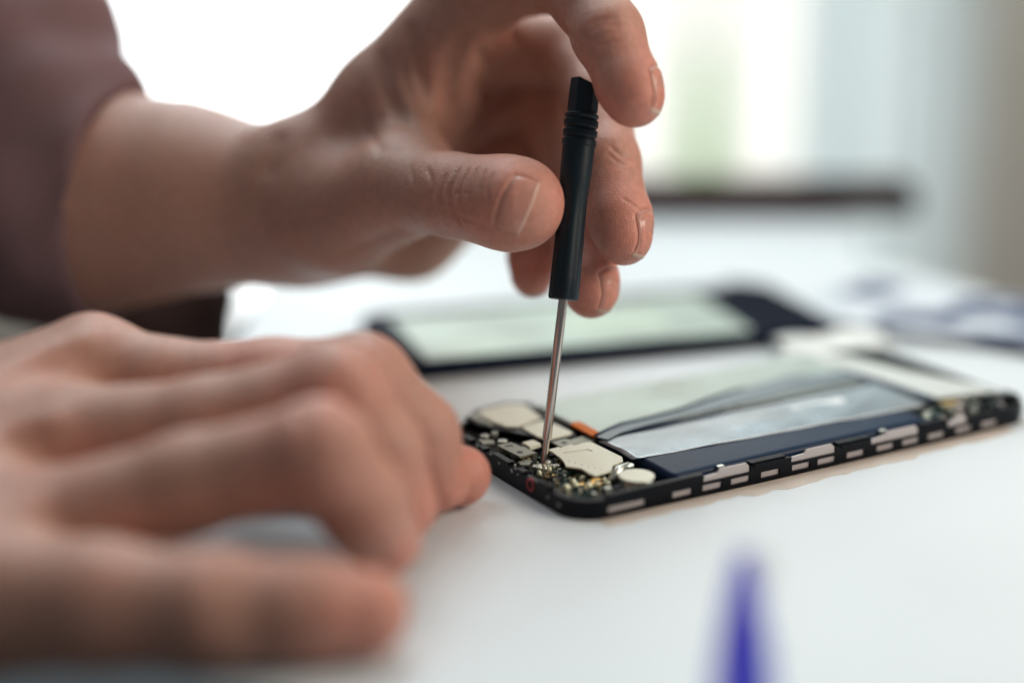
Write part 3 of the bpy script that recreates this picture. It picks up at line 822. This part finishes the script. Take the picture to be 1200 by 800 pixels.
# ------------------------------------------------------------------ second phone half (screen) behind
sc = empty('phone_screen', on_h(700, 410, 0), 'detached black framed phone screen lying glass up behind the opened phone', 'phone screen')
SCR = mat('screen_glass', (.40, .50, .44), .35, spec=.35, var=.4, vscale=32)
def quad_px(pts, w): return [tuple(on_h(a, b, w)[:2]) for a, b in pts]
# near edge from (485,441) to (972,399); it recedes to (440,383)-(850,352)
P1, P2 = on_h(470, 448, 0)[:2], on_h(990, 400, 0)[:2]
du = (P2-P1); Ls = np.linalg.norm(du); du /= Ls; dv = np.array([-du[1], du[0]])
WS = 60
def Q(u, v): return tuple(P1+du*u+dv*v)
bm = bmesh.new()
pts = [Q(*p) for p in rrect(0, Ls, 0, WS, 8, 6)]; add_prism(bm, pts, .1, 5.0)
from_bm('bezel', bm, mat('bezel_black', (.003, .007, .02), .6, spec=.03), sc, bevel=.5)
bm = bmesh.new(); add_prism(bm, [Q(*p) for p in rrect(9, Ls-30, 4.0, WS-8, 1, 3)], 4.8, 5.1); from_bm('display_glass', bm, SCR, sc)
bm = bmesh.new(); add_prism(bm, [Q(*p) for p in rrect(Ls-26, Ls-3, 6, WS-6, 2, 3)], 4.8, 5.08); from_bm('inner_plate', bm, mat('dk_plate', (.005, .008, .018), .7, spec=.03), sc)
bm = bmesh.new(); add_prism(bm, [Q(*p) for p in rrect(60, 92, 18, 34, 2, 3)], 4.9, 5.16); from_bm('label_sheet', bm, mat('palegrn', (.5, .62, .5), .4), sc)
# dark loose part behind it
bm = bmesh.new(); add_prism(bm, quad_px([(850, 360), (902, 366), (935, 378), (898, 350), (850, 345)], 0), .1, 5.5)
tag(from_bm('phone_cover', bm, mat('cover_dark', (.005, .008, .018), .7, spec=.03), bevel=.6), 'small dark flat phone part lying just behind the right end of the detached screen', 'phone part')
# ------------------------------------------------------------------ table and things on it
TABLE = mat('table_white', (.71, .755, .785), .42, spec=.35, bump=.05, bscale=60, var=.03, vscale=9)
bm = bmesh.new()
tl = [on_h(-330, 712, 0)[:2], on_h(0, 752, 0)[:2], on_h(270, 798, 0)[:2], on_h(700, 900, 0)[:2], (420, 110), (420, 260), on_h(1200, 352, 0)[:2], on_h(1010, 300, 0)[:2], (150, 760), (-92, 760), (-88, 520)]
add_prism(bm, [(float(a), float(b)) for a, b in tl], -25, 0)
t_ob = from_bm('table', bm, TABLE, bevel=2.5, seg=3); tag(t_ob, 'smooth white table top carrying the phones and the hands', 'table')
DWOOD = mat('dark_wood', (.03, .011, .011), .5, spec=.05, var=.25, vscale=60)
bm = bmesh.new(); add_box(bm, -60, 171, 705, 735, .1, 12.6)
tag(from_bm('wooden_ledge', bm, DWOOD, bevel=1.5), 'long thin dark brown wooden bar across the back of the table before the window', 'ledge')
# crumpled pale cloth with blue-grey marks at the right
def crumple(name, cx, cy, lx, ly, ang, amp, m, seed, n=46, base=.4):
    rs = np.random.RandomState(seed); K = rs.randn(14, 2)*np.array([.10, .10])*60/max(lx, ly); phs = rs.rand(14)*6.28; am = 1/(1+np.arange(14)*.25)
    V = []; F = []
    for sd in (0, 1):
        for i in range(n+1):
            for j in range(n+1):
                x = (i/n-.5)*lx*(1+.05*math.sin(j*.3+seed)); y = (j/n-.5)*ly*(1+.06*math.sin(i*.27+seed))
                h = sum(am[k]*abs(math.sin(K[k, 0]*x+K[k, 1]*y+phs[k])) for k in range(14))/14*amp
                V.append((cx+x*math.cos(ang)-y*math.sin(ang), cy+x*math.sin(ang)+y*math.cos(ang), base+h+(.35 if sd == 0 else 0)))
    Kk = (n+1)**2; I = lambda i, j: i*(n+1)+j
    for i in range(n):
        for j in range(n):
            F.append((I(i, j), I(i+1, j), I(i+1, j+1), I(i, j+1))); F.append((Kk+I(i, j), Kk+I(i, j+1), Kk+I(i+1, j+1), Kk+I(i+1, j)))
    for i in range(n):
        F.append((I(i, 0), Kk+I(i, 0), Kk+I(i+1, 0), I(i+1, 0))); F.append((I(i, n), I(i+1, n), Kk+I(i+1, n), Kk+I(i, n)))
        F.append((I(0, i), I(0, i+1), Kk+I(0, i+1), Kk+I(0, i))); F.append((I(n, i), Kk+I(n, i), Kk+I(n, i+1), I(n, i+1)))
    return from_py(name, V, F, m, None, True)
def cloth_mat():
    m = mat('patterned_cloth', (.7, .74, .78), .8); nt = m.node_tree; b = nt.nodes['Principled BSDF']
    tc = nt.nodes.new('ShaderNodeTexCoord'); v = nt.nodes.new('ShaderNodeTexNoise'); v.inputs['Scale'].default_value = 32; v.inputs['Detail'].default_value = 1
    r = nt.nodes.new('ShaderNodeValToRGB'); r.color_ramp.elements[0].position = .45; r.color_ramp.elements[0].color = (.05, .07, .15, 1)
    r.color_ramp.elements[1].position = .54; r.color_ramp.elements[1].color = (.66, .71, .76, 1)
    nt.links.new(tc.outputs['Object'], v.inputs['Vector']); nt.links.new(v.outputs['Fac'], r.inputs[0]); nt.links.new(r.outputs[0], b.inputs['Base Color'])
    return m
c = on_h(1150, 392, 0)
tag(crumple('cleaning_cloth', c[0]+12, c[1]+6, 120, 60, -.5, 9, cloth_mat(), 5), 'crumpled pale cloth with blue grey blotches at the right of the table', 'cloth')
c = on_h(955, 425, 0)
tag(crumple('paper_tissue', c[0]+8, c[1]+12, 34, 20, .4, 9, mat('tissue', (.78, .8, .78), .8), 9, 30), 'small crumpled white tissue beyond the far edge of the opened phone', 'tissue')
# beige paper strip sticking out from under the phone
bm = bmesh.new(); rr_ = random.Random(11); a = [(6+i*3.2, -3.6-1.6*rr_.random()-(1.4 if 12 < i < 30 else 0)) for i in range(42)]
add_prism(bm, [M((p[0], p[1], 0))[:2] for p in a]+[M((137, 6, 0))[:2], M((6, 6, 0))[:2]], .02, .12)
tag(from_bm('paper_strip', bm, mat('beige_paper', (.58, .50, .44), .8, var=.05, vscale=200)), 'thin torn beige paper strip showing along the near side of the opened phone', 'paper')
# blue plastic pry tool close to the lens
def glow_through(m, col, fac):
    nt = m.node_tree; o = nt.nodes['Material Output']; b = nt.nodes['Principled BSDF']
    t = nt.nodes.new('ShaderNodeBsdfTranslucent'); t.inputs[0].default_value = (*col, 1)
    mx = nt.nodes.new('ShaderNodeMixShader'); mx.inputs[0].default_value = fac
    nt.links.new(b.outputs[0], mx.inputs[1]); nt.links.new(t.outputs[0], mx.inputs[2]); nt.links.new(mx.outputs[0], o.inputs[0])
    return m
BLUE = mat('blue_plastic', (.03, .05, .62), .3, spec=.6, coat=.4)
VIO = mat('violet_plastic', (.24, .20, .66), .35, spec=.5)
glow_through(VIO, (.45, .40, .95), .6); glow_through(BLUE, (.06, .10, .9), .5)
pt = empty('pry_tool', cam_pt(876, 980, 262), 'pointed blue and violet plastic pry tool standing up in the blurred foreground', 'pry tool')
def blade(name, L0, m, dz=0):
    bm = bmesh.new(); rings = []
    for (x0, x1, y, z, th) in L0:
        a = cam_pt(x0, y, z+dz); b = cam_pt(x1, y, z+dz); nrm = camdir(0, 0, 1)*th
        rings.append([bm.verts.new(tuple(p)) for p in (a, (a+b)/2-nrm*.8, b, (a+b)/2+nrm)])
    for i in range(len(rings)-1):
        for k in range(4): bm.faces.new((rings[i][k], rings[i][(k+1) % 4], rings[i+1][(k+1) % 4], rings[i+1][k]))
    bm.faces.new(rings[0][::-1]); bm.faces.new(rings[-1])
    return from_bm(name, bm, m, pt, bevel=.25)
blade('blade', [(862, 880, 645, 300, .5), (850, 892, 690, 296, 1.0), (838, 903, 760, 290, 1.6), (828, 910, 850, 280, 1.8), (820, 914, 1000, 262, 1.8)], VIO)
blade('ridge', [(864, 874, 655, 297, .4), (868, 888, 700, 292, 1.0), (866, 904, 760, 286, 1.2), (864, 908, 850, 276, 1.2), (862, 910, 1000, 258, 1.2)], BLUE, -1.0)
bm = bmesh.new(); p = cam_pt(890, 668, 300)
bmesh.ops.create_uvsphere(bm, u_segments=16, v_segments=10, radius=3.2, matrix=Matrix.Translation(Vector(p)) @ Matrix.Diagonal((1, .2, 1.3, 1)))
from_bm('painted_glint', bm, glow_through(mat('glint_white', (.95, .96, .95), .4), (.97, .98, .97), .7), pt, smooth=True)  # white blob painting the highlight beside the blade's point
# ------------------------------------------------------------------ room behind: wall, window, curtain, outside
YW = 1150
def yx(px): return float(on_y(px, 100, YW)[0])
WALL = mat('wall_beige', (.74, .68, .61), .9, var=.03, vscale=3)
bm = bmesh.new()
xl, xr = yx(55), yx(1150)
add_box(bm, -2200, xl, YW, YW+90, -700, 1700); add_box(bm, xr, 1800, YW, YW+90, -700, 1700)
add_box(bm, xl, xr, YW, YW+90, 1450, 1700); add_box(bm, xl, xr, YW, YW+90, -700, -260)
tag(from_bm('wall', bm, WALL), 'plain beige wall around the tall bright window behind the table', 'wall')
bm = bmesh.new(); add_box(bm, -2200, 1800, -700, YW+90, -720, -701)
tag(from_bm('floor', bm, mat('floor_grey', (.05, .035, .03), .7, var=.1, vscale=6)), kind='structure')
win = empty('window', ((xl+xr)/2, YW, -260), 'tall white framed window glowing with daylight behind the hands', 'window')
WF = mat('window_frame', (.75, .77, .78), .5)
bm = bmesh.new(); add_box(bm, xl, xl+28, YW+20, YW+60, -260, 1450); add_box(bm, xr-28, xr, YW+20, YW+60, -260, 1450)
add_box(bm, xl+28, xr-28, YW+20, YW+60, 1420, 1450); add_box(bm, xl+28, xr-28, YW+20, YW+60, -260, -225)
from_bm('window_frame', bm, WF, win, bevel=2)
# curtain, gathered, half transparent
def curtain_mat():
    m = bpy.data.materials.new('curtain'); m.use_nodes = True; nt = m.node_tree; b = nt.nodes['Principled BSDF']; out = nt.nodes['Material Output']
    b.inputs['Base Color'].default_value = (.70, .76, .80, 1); b.inputs['Roughness'].default_value = .9
    t = nt.nodes.new('ShaderNodeBsdfTranslucent'); t.inputs[0].default_value = (.97, 1, 1, 1)
    mx = nt.nodes.new('ShaderNodeMixShader'); mx.inputs[0].default_value = .94
    nt.links.new(b.outputs[0], mx.inputs[1]); nt.links.new(t.outputs[0], mx.inputs[2]); nt.links.new(mx.outputs[0], out.inputs[0])
    return m
V = []; F = []
x0, x1 = float(on_y(940, 100, 1060)[0]), float(on_y(1150, 100, 1060)[0]); n = 90
for k, z in enumerate((-230, 1400)):
    for i in range(n+1):
        t = i/n; V.append((x0+(x1-x0)*t, 1060+12*math.sin(t*38+.6*math.sin(t*9))*(0.4+.6*t), z))
for i in range(n): F.append((i, i+1, n+1+i+1, n+1+i))
cu = from_py('curtain', V, F, curtain_mat(), None, True); md = cu.modifiers.new('s', 'SOLIDIFY'); md.thickness = .0008
V = []; F = []
for k, z in enumerate((-230, 1400)):
    for i in range(31):
        t = i/30; V.append((x0-3+34*t, 1040+5*math.sin(t*14), z))
for i in range(30): F.append((i, i+1, 31+i+1, 31+i))
hm = from_py('curtain_hem', V, F, curtain_mat(), cu, True); hm.location = (0, 0, 0); md = hm.modifiers.new('s', 'SOLIDIFY'); md.thickness = .0008
tag(cu, 'pale blue grey curtain hanging at the right side of the window', 'curtain')
# outside
def sky_mat():
    m = bpy.data.materials.new('sky'); m.use_nodes = True; nt = m.node_tree; nt.nodes.clear()
    o = nt.nodes.new('ShaderNodeOutputMaterial'); e = nt.nodes.new('ShaderNodeEmission')
    tc = nt.nodes.new('ShaderNodeTexCoord'); sp = nt.nodes.new('ShaderNodeSeparateXYZ'); r = nt.nodes.new('ShaderNodeMapRange')
    r.inputs[1].default_value = -.5; r.inputs[2].default_value = .1
    mx = nt.nodes.new('ShaderNodeMix'); mx.data_type = 'RGBA'; mx.inputs[6].default_value = (.93, .98, 1, 1); mx.inputs[7].default_value = (1.0, 1.0, .93, 1)
    nt.links.new(tc.outputs['Object'], sp.inputs[0]); nt.links.new(sp.outputs['X'], r.inputs[0]); nt.links.new(r.outputs[0], mx.inputs[0])
    nt.links.new(mx.outputs[2], e.inputs[0]); r2 = nt.nodes.new('ShaderNodeMapRange'); r2.inputs[1].default_value = -.35; r2.inputs[2].default_value = .05; r2.inputs[3].default_value = 3.0; r2.inputs[4].default_value = .92
    nt.links.new(sp.outputs['X'], r2.inputs[0]); nt.links.new(r2.outputs[0], e.inputs[1])
    nt.links.new(e.outputs[0], o.inputs[0]); return m
SKYE = 2.6
bm = bmesh.new(); add_box(bm, -2600, 2200, 2300, 2320, -900, 2900)
tag(from_bm('sky', bm, sky_mat()), kind='structure')
# leafy shrub outside
LEAF = mat('leaf', (.24, .60, .12), .6, var=.2, vscale=20)
LEAF.node_tree.nodes['Principled BSDF'].inputs['Subsurface Weight'].default_value = 0
b0 = on_y(822, 230, 1500)
sb = empty('shrub', (b0[0], 1500, -700), 'slim green shrub standing outside the window', 'shrub')
bm = bmesh.new(); rr = random.Random(2)
for i in range(520):
    h = rr.random(); p = np.array([b0[0]+rr.gauss(0, 10*(1.2-h)), 1500+rr.gauss(0, 10), -250+h*235])
    a1 = np.array([rr.gauss(0, 1), rr.gauss(0, 1), rr.gauss(0, 1)]); a1 /= np.linalg.norm(a1); a2 = np.cross(a1, [rr.random(), 1, .3]); a2 /= np.linalg.norm(a2)
    bm.faces.new([bm.verts.new(tuple(q)) for q in (p-a1*9, p+a2*4, p+a1*9, p-a2*4)])
from_bm('foliage', bm, LEAF, sb)
bm = bmesh.new(); add_tube(bm, [(b0[0], 1500, -700), (b0[0]+3, 1500, -300), (b0[0], 1500, 60)], [7, 5, 2]); from_bm('trunk', bm, DWOOD, sb)
# ------------------------------------------------------------------ light, camera
w = bpy.data.worlds.new('World'); scene.world = w; w.use_nodes = True
w.node_tree.nodes['Background'].inputs[0].default_value = (.86, .96, 1.0, 1); w.node_tree.nodes['Background'].inputs[1].default_value = .12
ld = bpy.data.lights.new('warm_fill', 'AREA'); ld.shape = 'RECTANGLE'; ld.size = .4; ld.size_y = .35; ld.energy = 2.3; ld.color = (1, .88, .74)  # added warm fill from the right, stands for no visible lamp or window
lo = bpy.data.objects.new('fill_light_right', ld); COL.objects.link(lo); lo.location = (.52, .27, .36)
lo.rotation_euler = (Vector((.02, .41, .06))-lo.location).to_track_quat('-Z', 'Y').to_euler()
l2 = bpy.data.lights.new('daylight', 'AREA'); l2.shape = 'RECTANGLE'; l2.size = 1.3; l2.size_y = .8; l2.energy = 11; l2.color = (.86, .97, 1)
lo2 = bpy.data.objects.new('daylight', l2); COL.objects.link(lo2); lo2.location = (-.1, 1.05, 1.0)
lo2.rotation_euler = (Vector((0, .35, 0))-lo2.location).to_track_quat('-Z', 'Y').to_euler()
cd = bpy.data.cameras.new('camera'); cam = bpy.data.objects.new('camera', cd); COL.objects.link(cam); scene.camera = cam
cam.location = (0, 0, CH*S); cam.rotation_euler = (math.pi/2-TH, 0, 0)
cd.sensor_width = 36; cd.lens = 60; cd.clip_start = .01; cd.clip_end = 50
cd.dof.use_dof = True; cd.dof.focus_distance = (Z0+3)*S; cd.dof.aperture_fstop = 2.1
scene.view_settings.view_transform = 'Standard'; scene.view_settings.look = 'None'; scene.view_settings.exposure = .28; scene.view_settings.gamma = 1
scene.cycles.use_denoising = True
